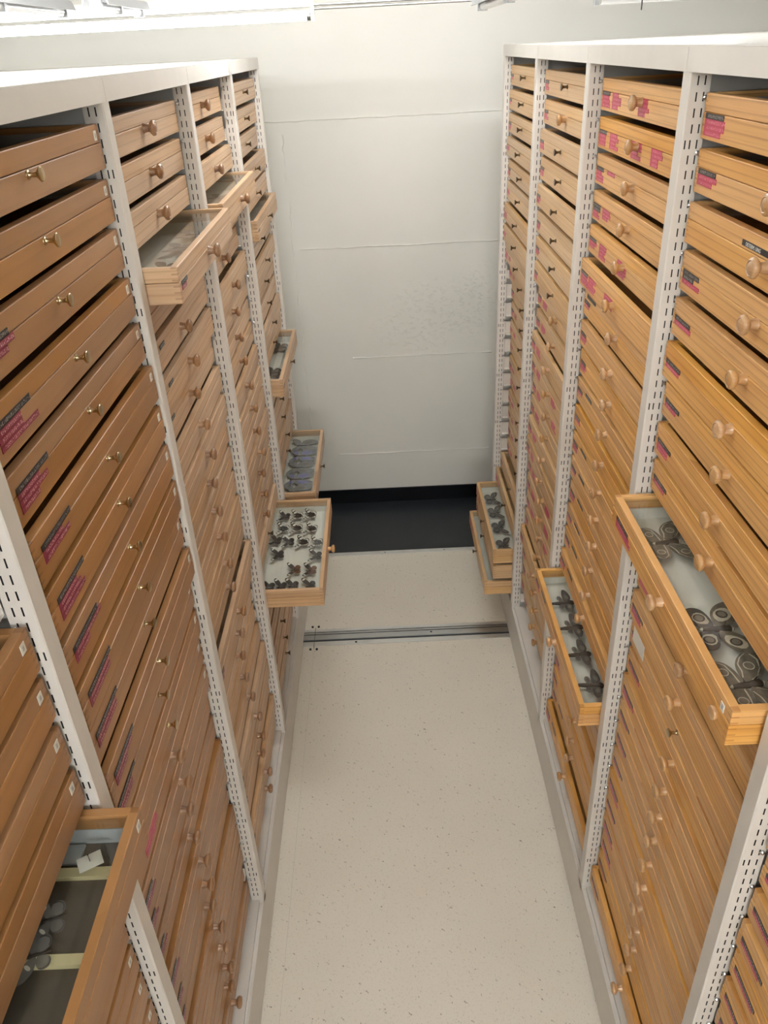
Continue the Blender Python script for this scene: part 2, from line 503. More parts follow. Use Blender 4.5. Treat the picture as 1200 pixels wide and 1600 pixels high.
def unlit_lamp(label, loc, L, rz):
    """Unlit batten: grey reflector hood, glass tube, holders and clamp; local x runs along it, origin at the far end."""
    t = thing('unlit_lamp', label, 'lamp', loc, rz)
    bm = bmesh.new()
    pr = [(-0.034, 0.0), (-0.026, 0.022), (0.026, 0.022), (0.034, 0.0), (0.030, 0.0), (0.022, 0.018), (-0.022, 0.018), (-0.030, 0.0)]
    A = [bm.verts.new((0, a, b)) for a, b in pr]; B = [bm.verts.new((L, a, b)) for a, b in pr]
    for i in range(8): bm.faces.new((A[i], A[(i + 1) % 8], B[(i + 1) % 8], B[i]))
    for q in ((0, 1, 6, 7), (1, 2, 5, 6), (2, 3, 4, 5)):
        bm.faces.new([A[i] for i in q]); bm.faces.new([B[i] for i in q])
    obj('hood', mesh_from(bm, 'hood', ['greyhouse']), t)
    bm = bmesh.new(); lathe(bm, [(0.02, 0.011), (L - 0.02, 0.011)], 14, 'X', 0, (0, 0, -0.002)); obj('tube', mesh_from(bm, 'dead_tube', ['unlit'], True), t)
    for x in (0.008, L * 0.55, L - 0.008):
        bm = bmesh.new(); box(bm, x - 0.006, x + 0.006, -0.014, 0.014, -0.014, 0.02); obj('tube_holder', mesh_from(bm, 'dead_holder', ['greyhouse']), t)
    bm = bmesh.new(); lathe(bm, [(0.022, 0.004), (CEIL - loc[2], 0.004)], 8, 'Z', 0, (L * 0.55, 0, 0)); obj('rod', mesh_from(bm, 'dead_rod', ['steel'], True), t)
    return t


unlit_lamp('unlit grey strip lamp at the far left of the ceiling frame', (-0.79, 2.43, 2.551), 0.75, -math.pi / 2)
unlit_lamp('short unlit strip lamp with clamp just above the lit tube', (-0.655, 2.68, 2.552), 0.42, -math.pi / 2)
unlit_lamp('unlit strip lamp with wire guard above the end of the aisle', (0.335, 2.76, 2.525), 0.95, -math.pi / 2)
ul = unlit_lamp('unlit strip lamp with a small hook above the pine-drawer rack', (0.60, 2.50, 2.517), 0.95, 0)
bm = bmesh.new(); lathe(bm, [(-0.03, 0.0018), (0.0, 0.0018)], 8, 'Z', 0, (0.125, -0.02, 0)); obj('hook', mesh_from(bm, 'hook', ['darksteel']), ul)

# ------------------------------------------------------------------ racks
SLOT = 0.0244


def post_mesh():
    """Upright of a rack: folded tube 37 mm wide, 36 mm deep, real slots in both webs."""
    bm = bmesh.new()
    W, DP, zb, zt = 0.037, 0.036, 0.165, ZT
    e = 0.0022
    cols = [0.0 - e, -0.0050, -0.0074, -0.0133, -0.0157, -0.0253, -0.0277, -DP]   # column edges in x
    rows = []; z = zt - 0.037 - 0.006
    while z - 0.0142 > zb + 0.035:
        rows.append((z - 0.0142, z)); z -= SLOT
    zs = sorted({zb, zt} | {a for r in rows for a in r})
    slots = {round(a, 5): k for k, (a, b) in enumerate(rows)}
    for s in (-1, 1):
        y = s * W / 2
        grid = [[bm.verts.new((x, y, zz)) for zz in zs] for x in cols]
        for i in range(len(cols) - 1):
            for j in range(len(zs) - 1):
                k = slots.get(round(zs[j], 5))
                if k is not None and (i in (3, 5) or (i == 1 and k % 10 == 4)): continue
                bm.faces.new((grid[i][j], grid[i + 1][j], grid[i + 1][j + 1], grid[i][j + 1]))
        for x in (cols[0], cols[-1]): pass
    yo, yi = W / 2, W / 2 - e
    for x0, ya, x1, yb in ((0, -yi, 0, yi), (-e, -yo, 0, -yi), (0, yi, -e, yo)):
        v = [bm.verts.new(p) for p in ((x0, ya, zb), (x1, yb, zb), (x1, yb, zt), (x0, ya, zt))]
        bm.faces.new(v)
    for s in (-1, 1):                       # near-black sheets behind the slots, painted shade of the hollow
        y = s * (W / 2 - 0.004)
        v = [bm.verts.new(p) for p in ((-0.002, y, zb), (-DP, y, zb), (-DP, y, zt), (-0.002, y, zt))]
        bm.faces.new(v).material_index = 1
    for s in (-1, 1):                       # back return flange
        y0 = s * W / 2; y1 = s * (W / 2 - 0.010)
        v = [bm.verts.new(p) for p in ((-DP, y0, zb), (-DP, y1, zb), (-DP, y1, zt), (-DP, y0, zt))]
        bm.faces.new(v)
    v = [bm.verts.new(p) for p in ((0, -W / 2, zt), (-DP, -W / 2, zt), (-DP, W / 2, zt), (0, W / 2, zt))]; bm.faces.new(v)
    return mesh_from(bm, 'post', ['paint', 'dark'])


def runner_mesh(s):
    """Drawer runner for the side s = +1 / -1 of a drawer, in the drawer's own axes, with its fixing bolt on the upright."""
    bm = bmesh.new()
    y = DW / 2 + 0.0045
    box(bm, -0.47, -0.037, min(s * y, s * (y + 0.0015)), max(s * y, s * (y + 0.0015)), -0.002, 0.032)
    box(bm, -0.47, -0.037, min(s * (y - 0.018), s * y), max(s * (y - 0.018), s * y), -0.002, -0.0003)
    for zz, xx in ((0.061, -0.030), (0.020, -0.050)):
        a = y + 0.0035
        lathe(bm, [(s * (a + 0.001), 0.0045), (s * (a - 0.0025), 0.0045), (s * (a - 0.0045), 0.0026)], 8, 'Y', 1, (xx, 0, zz))
    return mesh_from(bm, 'runner', ['paint', 'bolt'])


POST = post_mesh()
RUN = {s: runner_mesh(s) for s in (-1, 1)}


def rack(side):
    left = side == 'L'
    X = XL if left else XR
    rz = 0 if left else math.pi
    sg = 1 if left else -1
    t = thing('shelving_rack', 'white slotted steel rack of brown drawers under the lit tube' if left else 'white slotted steel rack of golden pine drawers opposite the lit tube', 'rack', (X, 0, 0), 0)
    ylo, yhi = Y0 - 3 * S, Y0 + 3 * S + 0.035
    for k in range(-3, 4):
        obj('post', POST, t, (0, Y0 + k * S + 0.0165, 0), (0, 0, rz))
    B = lambda n, m, *bx: None

    def part(name, mats, boxes):
        bm = bmesh.new()
        for b in boxes:
            x0, x1 = sorted((sg * b[0], sg * b[1]))
            box(bm, x0, x1, *b[2:])
        return obj(name, mesh_from(bm, name, mats), t)
    for k in range(-3, 3):
        a, b = Y0 + k * S + 0.0165 + 0.0008, Y0 + (k + 1) * S + 0.0165 - 0.0008
        if k == 2: b = yhi
        part('fascia', ['paint'], [(0.0002, 0.0018, a, b, ZT - 0.037, ZT), (-0.012, 0.0002, a + 0.02, b - 0.02, ZT - 0.037, ZT - 0.0355)])
    part('top_panel', ['paint'], [(-1.0, 0.0, ylo, yhi, ZT + 0.0002, ZT + 0.0022)])
    part('back_panel', ['inner'], [(-0.522, -0.520, ylo, yhi, ZB, ZT - 0.002)])
    part('carriage', ['paint'], [(-1.0, 0.0, ylo, yhi, 0.008, 0.176), (-0.0035, 0.0, ylo, yhi, 0.176, 0.184)])
    part('carriage_channel', ['paint'], [(-0.99, -0.013, ylo, yhi, 0.176, ZB)])
    part('wheel_bar', ['darksteel'], [(-0.95, -0.02, 2.94, 2.99, 0.0052, 0.009)])
    part('end_plate', ['paint'], [(-1.0, -0.036, yhi - 0.004, yhi, 0.163, ZT)])
    for k in range(-3, 3):
        part('partition', ['inner'], [(-0.518, -0.038, Y0 + k * S + 0.0155, Y0 + k * S + 0.0175, ZB, ZT - 0.002)])
    return t


RACK = {'L': rack('L'), 'R': rack('R')}


# ------------------------------------------------------------------ drawer parts
def bevelled(bm, edges, off=0.0014):
    bmesh.ops.bevel(bm, geom=edges, offset=off, segments=2, profile=0.5, affect='EDGES', clamp_overlap=True)


def tray_mesh(mat):
    bm = bmesh.new()
    e = frame(bm, -DD, 0, -DW / 2, DW / 2, 0.012, 0.012, 0.0, 0.0405, 0.006)
    bevelled(bm, e, 0.0012)
    return mesh_from(bm, 'tray', [mat])


def lid_mesh(mat):
    bm = bmesh.new()
    e = frame(bm, -DD, -0.0006, -DW / 2 + 0.0004, DW / 2 - 0.0004, 0.014, 0.014, 0.0413, DH)
    bevelled(bm, e, 0.0014)
    return mesh_from(bm, 'lid_frame', [mat])


TRAY = {m: tray_mesh(m) for m in ('pine', 'pale', 'lime', 'brown')}
LID = {m: lid_mesh(m) for m in ('pine', 'pale', 'lime', 'brown')}
bm = bmesh.new(); box(bm, -DD + 0.0135, -0.0146, -DW / 2 + 0.0142, DW / 2 - 0.0142, 0.0625, 0.0648); PANE = mesh_from(bm, 'glass_pane', ['glass'])
bm = bmesh.new(); frame(bm, -DD + 0.0125, -0.0125, -DW / 2 + 0.0125, DW / 2 - 0.0125, 0.002, 0.002, 0.0062, 0.040, 0.014); LINING = mesh_from(bm, 'lining', ['paper'])
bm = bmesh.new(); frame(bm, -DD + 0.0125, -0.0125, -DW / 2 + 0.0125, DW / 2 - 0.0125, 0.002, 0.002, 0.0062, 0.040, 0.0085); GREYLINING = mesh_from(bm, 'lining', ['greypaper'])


def knob_mesh(kind, mat):
    bm = bmesh.new()
    if kind == 'wood':
        p = [(0.0, 0.0100), (0.003, 0.0092), (0.008, 0.0078), (0.0125, 0.0080), (0.0155, 0.0118), (0.0178, 0.0148), (0.0205, 0.0156), (0.0232, 0.0153), (0.0252, 0.0138), (0.0262, 0.0124), (0.0266, 0.0108), (0.0256, 0.0096), (0.0262, 0.0085), (0.0274, 0.0062), (0.0279, 0.0005)]
    else:
        p = [(0.0, 0.0062), (0.0022, 0.0060), (0.0032, 0.0042), (0.006, 0.0034), (0.012, 0.0036), (0.015, 0.0062), (0.0175, 0.0094), (0.0192, 0.0098), (0.0202, 0.0088), (0.0208, 0.0005)]
    lathe(bm, p, 18, 'X')
    return mesh_from(bm, kind + '_knob', [mat], True)


KNOB = {'beech': knob_mesh('wood', 'knobwood'), 'turned': knob_mesh('wood', 'knobbrown'), 'brass': knob_mesh('metal', 'brass'), 'bronze': knob_mesh('metal', 'bronze')}
TAPE = {}


def tape(parent, color, L, y, z, x=0.0):
    L = round(L / 0.006) * 0.006
    if (color, L) not in TAPE:
        bm = bmesh.new(); box(bm, 0.0, 0.0009, 0.0, L, -0.0043, 0.0043)
        TAPE[color, L] = mesh_from(bm, 'label_tape', ['tape_' + color])
    return obj('label_tape', TAPE[color, L], parent, (x, y, z))


bm = bmesh.new(); box(bm, 0, 0.0010, -0.0062, 0.0062, -0.0075, 0.0075, 0); box(bm, 0.0010, 0.0013, -0.0024, 0.0024, -0.0036, 0.0036, 1); TAGM = mesh_from(bm, 'number_tag', ['paper', 'inner'])


def lettering(text, size, parent, loc):
    cu = D.curves.new('lettering', 'FONT'); cu.body = text; cu.size = size; cu.extrude = 0.0002; cu.resolution_u = 3
    tmp = D.objects.new('lettering', cu); COL.objects.link(tmp)
    me = D.meshes.new_from_object(tmp.evaluated_get(bpy.context.evaluated_depsgraph_get()))
    D.objects.remove(tmp)
    me.materials.clear(); me.materials.append(MAT['ink'])
    # text in its own x/y plane -> drawer front (y along the front, z up)
    for v in me.vertices: v.co = Vector((v.co.z, v.co.x, v.co.y))
    return obj('lettering', me, parent, loc)


NF = 'first second third fourth fifth sixth seventh eighth ninth tenth eleventh twelfth thirteenth fourteenth fifteenth sixteenth seventeenth eighteenth nineteenth twentieth twenty-first twenty-second twenty-third twenty-fourth twenty-fifth'.split()
# how far each front stands out of (+) or behind (-) the rack's front plane, top drawer first
FR = {
 'L0': [-.03] * 5 + [-.06, -.012, -.013, -.014, -.014, .062] + [-.022] * 14,
 'L1': [-.014, -.016, -.017, -.014, -.013, -.004, -.005, -.005, -.004, -.012, -.003, -.018, -.018, -.024, -.023, -.034, -.033, -.024, -.029, -.037, -.029, -.03, -.032, -.041, -.035],
 'L2': [-.033, -.035, -.035, .064, -.03, -.029, -.025, -.037, -.027, -.024, -.033, -.033, -.033, -.03, -.034, -.015, -.031, -.04, -.04, -.032, -.021, -.021, -.032, -.019, -.028],
 'L3': [-.041, -.042, -.028, .039, -.035, -.044, -.025, -.037, -.038, -.036, -.027, -.023, -.023, -.017, -.028, -.028, -.031, -.023, .198, -.03, -.028, -.025, -.023, -.022, -.021],
 'L4': [-.018, -.024, -.03, -.006, -.012, .021, -.018, -.009, -.023, -.022, -.011, -.018, .046, -.02, -.019, -.02, -.012, -.017, .131, -.02, -.02, -.02, -.02, -.02, -.02],
 'R1': [-.025, -.021, -.021, -.016, -.025, -.023, -.014, -.014, -.025, -.045, -.058, -.06, -.058, -.062, -.06, -.068, -.062, -.064, -.067, -.065, -.034, -.012, .086, .085, .121],
 'R2': [-.027, -.029, -.02, -.026, -.018, -.023, -.023, -.023, -.041, -.039, -.027, -.032, -.038, -.036, -.03, -.027, -.037, -.037, -.039, -.037, -.02, -.033, -.038, -.036, -.053],
 'R3': [-.033, -.033, -.034, -.034, -.031, -.016, -.032, -.029, -.035, -.033, -.032, -.033, -.034, -.037, -.034, -.033, -.025, .054, -.036, -.036, -.045, -.035, -.033, -.037, -.018],
 'R4': [-.028, -.029, -.026, -.028, -.025, -.02, -.03, -.026, -.029, .046, -.03, -.03, -.023, -.032, -.034, -.03, -.031, -.032, -.032, -.029, -.031, -.032, -.035, -.033, -.018],
 'R5': [-.03, -.028, -.033, -.03, -.026] * 5,
}
BAYK = {'L0': -1.5, 'L1': -0.5, 'L2': 0.5, 'L3': 1.5, 'L4': 2.5, 'R5': -1.5, 'R4': -0.5, 'R3': 0.5, 'R2': 1.5, 'R1': 2.5}
BAYN = {'L0': 'first', 'L1': 'second', 'L2': 'third', 'L3': 'fourth', 'L4': 'end', 'R5': 'first', 'R4': 'second', 'R3': 'third', 'R2': 'fourth', 'R1': 'end'}
WOODN = {'L0': 'brown', 'L1': 'brown', 'L2': 'lime', 'L3': 'lime', 'L4': 'lime', 'R1': 'pale', 'R2': 'pale', 'R3': 'pine', 'R4': 'pine', 'R5': 'pine'}
OPEN = {('L0', 11): 'open brown glass-lidded drawer with dark tray and see-through winged butterflies',
        ('L2', 4): 'slightly open glass-lidded drawer with striped end, fourth down the third left bay',
        ('L3', 4): 'slightly open glass-lidded drawer, fourth down the fourth left bay',
        ('L3', 19): 'open glass-lidded drawer pulled farthest out, full of black and white butterflies',
        ('L4', 6): 'slightly open narrow-showing drawer, sixth down the end bay of the left rack',
        ('L4', 13): 'slightly open drawer showing two grey butterflies, midway down the end left bay',
        ('L4', 19): 'open glass-lidded drawer of blue butterflies against the end wall corner',
        ('R1', 23): 'upper of the open drawers low in the end right bay, showing four grey butterflies',
        ('R1', 24): 'middle one of three open drawers low in the end right bay',
        ('R1', 25): 'lowest open drawer at the foot of the end right bay',
        ('R3', 18): 'open glass-lidded drawer of hawk moths with striped bodies, third right bay',
        ('R4', 10): 'open glass-lidded drawer of large ring-patterned moths, second right bay'}


def in_frame(p, m=90):
    d = Vector(p) - Vector((0, 0, CAM_H)); z = d.dot(CF)
    if z < 0.05: return False
    x = 600 + FPX * d.dot(CR) / z; y = 800 - FPX * d.dot(CU) / z
    return -m < x < 1200 + m and -m < y < 1600 + m


def visible(bay, X, out, yc, z):
    sg = 1 if bay[0] == 'L' else -1
    for t in range(9):
        for dz in (0, DH):
            if in_frame((X + sg * out, yc - DW / 2 + DW * t / 8, z + dz)): return True
    return False


def knob_kind(bay, n):
    if bay in ('L0',): return 'brass'
    if bay == 'L1': return 'brass' if n <= 13 else 'turned'
    if bay == 'L2': return 'turned'
    if bay == 'L3': return 'bronze' if n == 18 or n >= 20 else ('beech' if n == 19 else 'turned')
    if bay in ('L4', 'R1'): return 'bronze'
    if bay == 'R2': return 'bronze' if n in (1, 3, 4, 5, 6, 7, 8) else 'beech'
    if bay == 'R4' and n == 14: return 'brass'
    return 'beech'


def add_tapes(d, bay, n, rr):
    y = -DW / 2 + 0.014
    if bay in ('L1', 'L0'):
        if bay == 'L0': return
        if n <= 12:
            z = 0.046; y += 0.012
            tape(d, 'black', 0.108, y, z)
            for k in range(rr.choice((2, 3, 3)) if n in (4, 5, 6, 7) else 2):
                tape(d, 'wine', rr.choice((0.06, 0.072, 0.084, 0.096, 0.12)), y, z - 0.0092 * (k + 1))
        elif n == 14:
            for k in range(3): tape(d, 'red', (0.078, 0.084, 0.066)[k], y + 0.075, 0.036 - 0.0092 * k)
        else:
            tape(d, 'black', 0.066, y, 0.046)
            for k in range(2): tape(d, 'wine', rr.choice((0.054, 0.066, 0.078)), y, 0.046 - 0.0092 * (k + 1))
        return
    if bay == 'L2':
        tape(d, 'black', 0.054, y, 0.036)
        for k in range(rr.choice((1, 2))): tape(d, 'wine', rr.choice((0.042, 0.054)), y, 0.036 - 0.0092 * (k + 1))
        if n in (6, 7, 8): tape(d, 'black', 0.042, y + 0.09, 0.05)
        return
    if bay in ('L3', 'L4'):
        if rr.random() < 0.6:
            tape(d, 'black', 0.042, y, 0.034)
            if rr.random() < 0.7: tape(d, 'wine', 0.042, y, 0.0248)
        return
    if bay in ('R1',):
        tape(d, 'black' if rr.random() < 0.5 else 'red', 0.054, y, 0.034)
        for k in range(rr.choice((1, 2, 2))): tape(d, 'red', rr.choice((0.042, 0.054)), y, 0.034 - 0.0092 * (k + 1))
        if n > 8 and rr.random() < 0.6:
            for k in range(2): tape(d, 'red', 0.048, y + 0.085, 0.034 - 0.0092 * k)
        return
    if bay == 'R2':
        tape(d, 'black', 0.054, y, 0.036)
        for k in range(2): tape(d, 'red', rr.choice((0.042, 0.054, 0.06)), y, 0.036 - 0.0092 * (k + 1))
        if n >= 9 and n < 20:
            for c in range(rr.choice((1, 2, 2))):
                yy = y + (0.09, 0.36)[c]
                for k in range(3): tape(d, 'red', rr.choice((0.048, 0.06, 0.072)), yy, 0.036 - 0.0092 * k)
        return
    if bay == 'R3':
        if n > 5 and n not in (6,):
            tape(d, 'black', 0.054, y, 0.038)
            for k in range(rr.choice((1, 2))): tape(d, 'red', rr.choice((0.048, 0.06)), y, 0.038 - 0.0092 * (k + 1))
            if n > 9 and rr.random() < 0.5: tape(d, 'black', 0.066, y + 0.09, 0.052)
            if n == 7: tape(d, 'plain', 0.09, y + 0.02, 0.056)
            return
        cols = {1: [(0, 1, 4), (.09, 0, 5), (.30, 0, 5)], 2: [(0, 1, 3), (.10, 0, 5), (.28, 0, 5), (.42, 0, 4)], 3: [(0, 1, 3), (.10, 0, 1)],
                4: [(0, 2, 2), (.09, 0, 3)], 5: [(0, 1, 2), (.10, 0, 4), (.27, 0, 5)], 6: [(0, 1, 3), (.08, 0, 4), (.24, 0, 3)]}[n]
        for yy, nb, nr in cols:
            z = 0.0375
            for k in range(nb): tape(d, 'black', 0.066, y + yy, z); z -= 0.0085
            for k in range(nr):
                if z < 0.004: break
                tape(d, 'red', rr.choice((0.048, 0.06, 0.066, 0.072)), y + yy, z); z -= 0.0085
        return
    # second and first right bays
    if n == 3:
        tp = tape(d, 'plain', 0.12, -0.082, 0.050)
        lettering('DETERM. UNG', 0.0082, tp, (0.0011, 0.014, -0.0029))
        return
    if n == 10:
        tape(d, 'black', 0.084, y + 0.02, 0.034)
        for k in range(2): tape(d, 'red', 0.09 + 0.012 * k, y + 0.02, 0.0255 - 0.0085 * k)
        return
    tape(d, 'black', 0.078, y, 0.036)
    k0 = 0
    if n == 4: tape(d, 'black', 0.054, y, 0.0275); k0 = 1
    for k in range(k0, {1: 3, 2: 2, 4: 2}.get(n, rr.choice((1, 1, 2)))):
        tape(d, 'red', rr.choice((0.06, 0.066, 0.072, 0.084)), y, 0.0275 - 0.0085 * k)


DRAWERS = {}
for bay, fr in FR.items():
    left = bay[0] == 'L'
    X = XL if left else XR
    rz = 0 if left else math.pi
    yc = Y0 + BAYK[bay] * S + 0.0165
    rr = random.Random(bay)
    for i in range(25):
        n = i + 1
        z = 2.313 - PITCH * i - DH / 2 + (rr.uniform(-0.0015, 0.0015))
        out = fr[i]
        if not visible(bay, X, out, yc, z): continue
        kind = knob_kind(bay, n)
        wd = WOODN[bay]
        is_open = (bay, n) in OPEN
        kn = {'beech': 'pale turned knob', 'turned': 'brown turned knob', 'brass': 'brass knob', 'bronze': 'small dark metal knob'}[kind]
        wn = {'brown': 'Brown', 'lime': 'Pinkish', 'pale': 'Pale', 'pine': 'Golden'}[wd]
        lab = OPEN.get((bay, n)) or '%s closed drawer with %s, %s down the %s %s bay' % (wn, kn, NF[i], BAYN[bay], 'left' if left else 'right')
        loc = (X + (out if left else -out), yc, z)
        d = thing('specimen_drawer', lab, 'drawer', loc, rz, 'specimen drawers in the %s rack' % ('left' if left else 'right'))
        DRAWERS[bay, n] = d
        obj('tray', TRAY[wd], d)
        obj('lid_frame', LID[wd], d)
        obj('glass_pane', PANE, d)
        if is_open and bay != 'L0': obj('lining', LINING, d)
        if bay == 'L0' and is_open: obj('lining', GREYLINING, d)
        ky = rr.uniform(-0.003, 0.003)
        obj('knob', KNOB[kind], d, (-0.0004, ky - 0.012 * (1 if left else -1), 0.034))
        if bay in ('L0', 'L1') and (bay == 'L0' or n < 16): obj('number_tag', TAGM, d, (-0.0008, DW / 2 - 0.022, 0.053))
        if (bay, n) in (('R4', 10), ('R3', 7), ('R3', 10), ('R3', 14)): obj('number_tag', TAGM, d, (-0.0008, DW / 2 - 0.03, 0.05))
        if (bay, n) == ('R4', 10):
            bm = bmesh.new(); lathe(bm, [(0, 0.0105), (0.004, 0.0118), (0.0065, 0.0108), (0.0078, 0.0085), (0.008, 0.0005)], 18, 'X')
            obj('wooden_button', mesh_from(bm, 'wooden_button', ['knobwood'], True), d, (-0.0002, 0.2765, 0.022))
        if (bay, n) == ('R4', 14):
            bm = bmesh.new(); box(bm, 0, 0.001, -0.04, 0.04, -0.02, 0.02); obj('white_card', mesh_from(bm, 'white_card', ['paper']), d, (0, -DW / 2 + 0.062, 0.04))
        add_tapes(d, bay, n, rr)
        # the runners the drawer sits on belong to the rack
        R = RACK[bay[0]]
        for s in (-1, 1):
            obj('runner', RUN[s], R, (0, yc, z), (0, 0, rz))

# bare runners of the pushed-back drawers show as white lugs at the end of the right rack
bm = bmesh.new()
box(bm, -0.090, -0.0375, -DW / 2 - 0.0044, -DW / 2 - 0.0030, -0.002, 0.056)
box(bm, -0.060, -0.0375, -DW / 2 - 0.0030, -DW / 2 + 0.014, -0.0042, -0.0022)
LUG = mesh_from(bm, 'runner_lug', ['paint'])
for n in range(10, 22):
    d = DRAWERS.get(('R1', n))
    if d and FR['R1'][n - 1] < -0.05: obj('runner_lug', LUG, RACK['R'], (0, d.location.y, d.location.z), (0, 0, math.pi))

# ------------------------------------------------------------------ specimens
def wing_mat(name, c1, c2, scale=90, rough=0.6):
    t = NT(name)
    n = t.noise(t.coord('Object'), scale, 4, 0.6)
    t.link(t.ramp(n, [(0.35, c1), (0.65, c2)]), t.p.inputs['Base Color'])
    t.p.inputs['Roughness'].default_value = rough
    return t.m


MAT['w_black'] = wing_mat('black_wing', lin(34, 30, 27), lin(58, 50, 44))
MAT['w_brown'] = wing_mat('russet_wing', lin(92, 58, 36), lin(120, 78, 50))
MAT['w_white'] = wing_mat('cream_band', lin(226, 222, 206), lin(240, 236, 222))
MAT['w_grey'] = wing_mat('grey_wing', lin(92, 88, 82), lin(128, 122, 112), 60)
MAT['w_dgrey'] = wing_mat('dark_grey_wing', lin(62, 60, 57), lin(92, 88, 82), 60)
MAT['w_olive'] = wing_mat('olive_grey_wing', lin(88, 80, 66), lin(122, 112, 94), 50)
MAT['w_pale'] = wing_mat('pale_line', lin(196, 186, 162), lin(220, 210, 188))
MAT['w_blue'] = wing_mat('blue_wing', lin(104, 104, 160), lin(128, 128, 184), 40, 0.3)
MAT['w_slate'] = wing_mat('slate_wing', lin(112, 116, 118), lin(138, 140, 138), 40)
MAT['body'] = wing_mat('dark_body', lin(50, 44, 38), lin(76, 66, 56))


def clear_wing():
    t = NT('clear_wing')
    tr = t.add('ShaderNodeBsdfTransparent'); tr.inputs[0].default_value = (0.72, 0.70, 0.66, 1)
    gl = t.add('ShaderNodeBsdfPrincipled'); gl.inputs['Base Color'].default_value = (0.5, 0.48, 0.45, 1); gl.inputs['Roughness'].default_value = 0.25
    mx = t.add('ShaderNodeMixShader'); mx.inputs[0].default_value = 0.35
    t.link(tr.outputs[0], mx.inputs[1]); t.link(gl.outputs[0], mx.inputs[2])
    t.link(mx.outputs[0], t.n['Material Output'].inputs[0])
    return t.m


MAT['w_clear'] = clear_wing()


def smooth(pts, it=2):
    for _ in range(it):
        q = []
        for i in range(len(pts)):
            a, b = pts[i], pts[(i + 1) % len(pts)]
            q += [(a[0] * .75 + b[0] * .25, a[1] * .75 + b[1] * .25), (a[0] * .25 + b[0] * .75, a[1] * .25 + b[1] * .75)]
        pts = q
    return pts


def mir(pts, s): return [(x, s * y) for x, y in pts]


def ring_band(cx, cy, r0, r1, rx=1.0, n=14, a0=0, a1=360):
    A = [math.radians(a0 + (a1 - a0) * i / n) for i in range(n + 1)]
    return [(cx + rx * r1 * math.cos(a), cy + r1 * math.sin(a)) for a in A] + [(cx + rx * r0 * math.cos(a), cy + r0 * math.sin(a)) for a in reversed(A)]


def wing_mesh(name, outline, base, marks, lift, k=1.0):
    """outline and marks for the +y side; returns meshes for both sides (marks are flat scale patches on the wing)."""
    out = {}
    for s in (-1, 1):
        bm = bmesh.new()
        prism(bm, [(x * k, y * k) for x, y in mir(smooth(outline), s)], 0, 0.0004, 0, lift)
        mats = [base]
        for m, pts, sm in marks:
            if m not in mats: mats.append(m)
            q = smooth(pts, 1) if sm else pts
            prism(bm, [(x * k, y * k) for x, y in mir(q, s)], 0.0004, 0.0007, mats.index(m), lift)
        out[s] = mesh_from(bm, name, mats)
    return out


FW_H = [(0.004, 0.002), (0.016, 0.014), (0.024, 0.028), (0.0235, 0.037), (0.017, 0.0385), (0.006, 0.027), (-0.003, 0.014), (-0.004, 0.002)]
HW_H = [(-0.002, 0.002), (-0.001, 0.014), (-0.006, 0.023), (-0.015, 0.0235), (-0.021, 0.016), (-0.020, 0.006), (-0.012, 0.001)]
KINDS = {}


def kind(name, fw, hw, base_f, base_h, mf, mh, blen, brad, lift, bodymat='body', k=1.0):
    bm = bmesh.new()
    b = [(-0.62, 0.12), (-0.55, 0.5), (-0.3, 0.75), (-0.05, 0.7), (0.02, 1.0), (0.2, 1.05), (0.28, 0.6), (0.33, 0.62), (0.38, 0.1)]
    lathe(bm, [(a * blen * k, r * brad * k) for a, r in b], 10, 'X', 0, (0, 0, 0.0006))
    for s in (-1, 1):
        for t in range(3):
            p0 = Vector((0.37 * blen * k + t * 0.004 * k, s * (0.001 + 0.0022 * t) * k, 0.001))
            bmesh.ops.create_cube(bm, size=1, matrix=Matrix.Translation(p0 + Vector((0.002 * k, s * 0.001 * k, 0))) @ Matrix.Rotation(s * 0.5, 4, 'Z') @ Matrix.Diagonal((0.0048 * k, 0.0004, 0.0004, 1)))
    mats = [bodymat]
    if bodymat == 'striped':
        mats = ['w_pale', 'body']
        for f in bm.faces:
            c = f.calc_center_median().x
            f.material_index = int((c / (blen * k) + 2) * 16) % 2
    KINDS[name] = (wing_mesh(name + '_fw', fw, base_f, mf, lift, k), wing_mesh(name + '_hw', hw, base_h, mh, lift, k), mesh_from(bm, name + '_body', mats, True))


band1 = [(0.0095, 0.0125), (0.0165, 0.0180), (0.0070, 0.0275), (0.001, 0.0205)]
band2 = [(0.0175, 0.0245), (0.0225, 0.029), (0.0150, 0.0360), (0.0105, 0.0320)]
arc = [(-0.005, 0.0195), (-0.012, 0.0210), (-0.0180, 0.0155), (-0.0192, 0.006), (-0.0150, 0.006), (-0.0142, 0.0125), (-0.0105, 0.0160), (-0.005, 0.0150)]
kind('striped', FW_H, HW_H, 'w_black', 'w_black', [('w_white', band1, True), ('w_white', band2, True)], [('w_white', arc, True)], 0.034, 0.0026, 0.18)
kind('plainblack', FW_H, HW_H, 'w_black', 'w_black', [('w_white', band2, True)], [], 0.034, 0.0026, 0.18)
kind('russet', FW_H, HW_H, 'w_black', 'w_brown', [('w_white', band2, True), ('w_brown', [(0.003, 0.004), (0.009, 0.012), (0.003, 0.019), (-0.002, 0.010)], True)], [], 0.034, 0.0026, 0.18)
FW_G = [(0.006, 0.003), (0.022, 0.020), (0.034, 0.046), (0.030, 0.058), (0.016, 0.056), (0.002, 0.046), (-0.004, 0.024), (-0.005, 0.003)]
HW_G = [(-0.003, 0.003), (-0.003, 0.030), (-0.012, 0.045), (-0.026, 0.043), (-0.036, 0.028), (-0.034, 0.010), (-0.018, 0.002)]
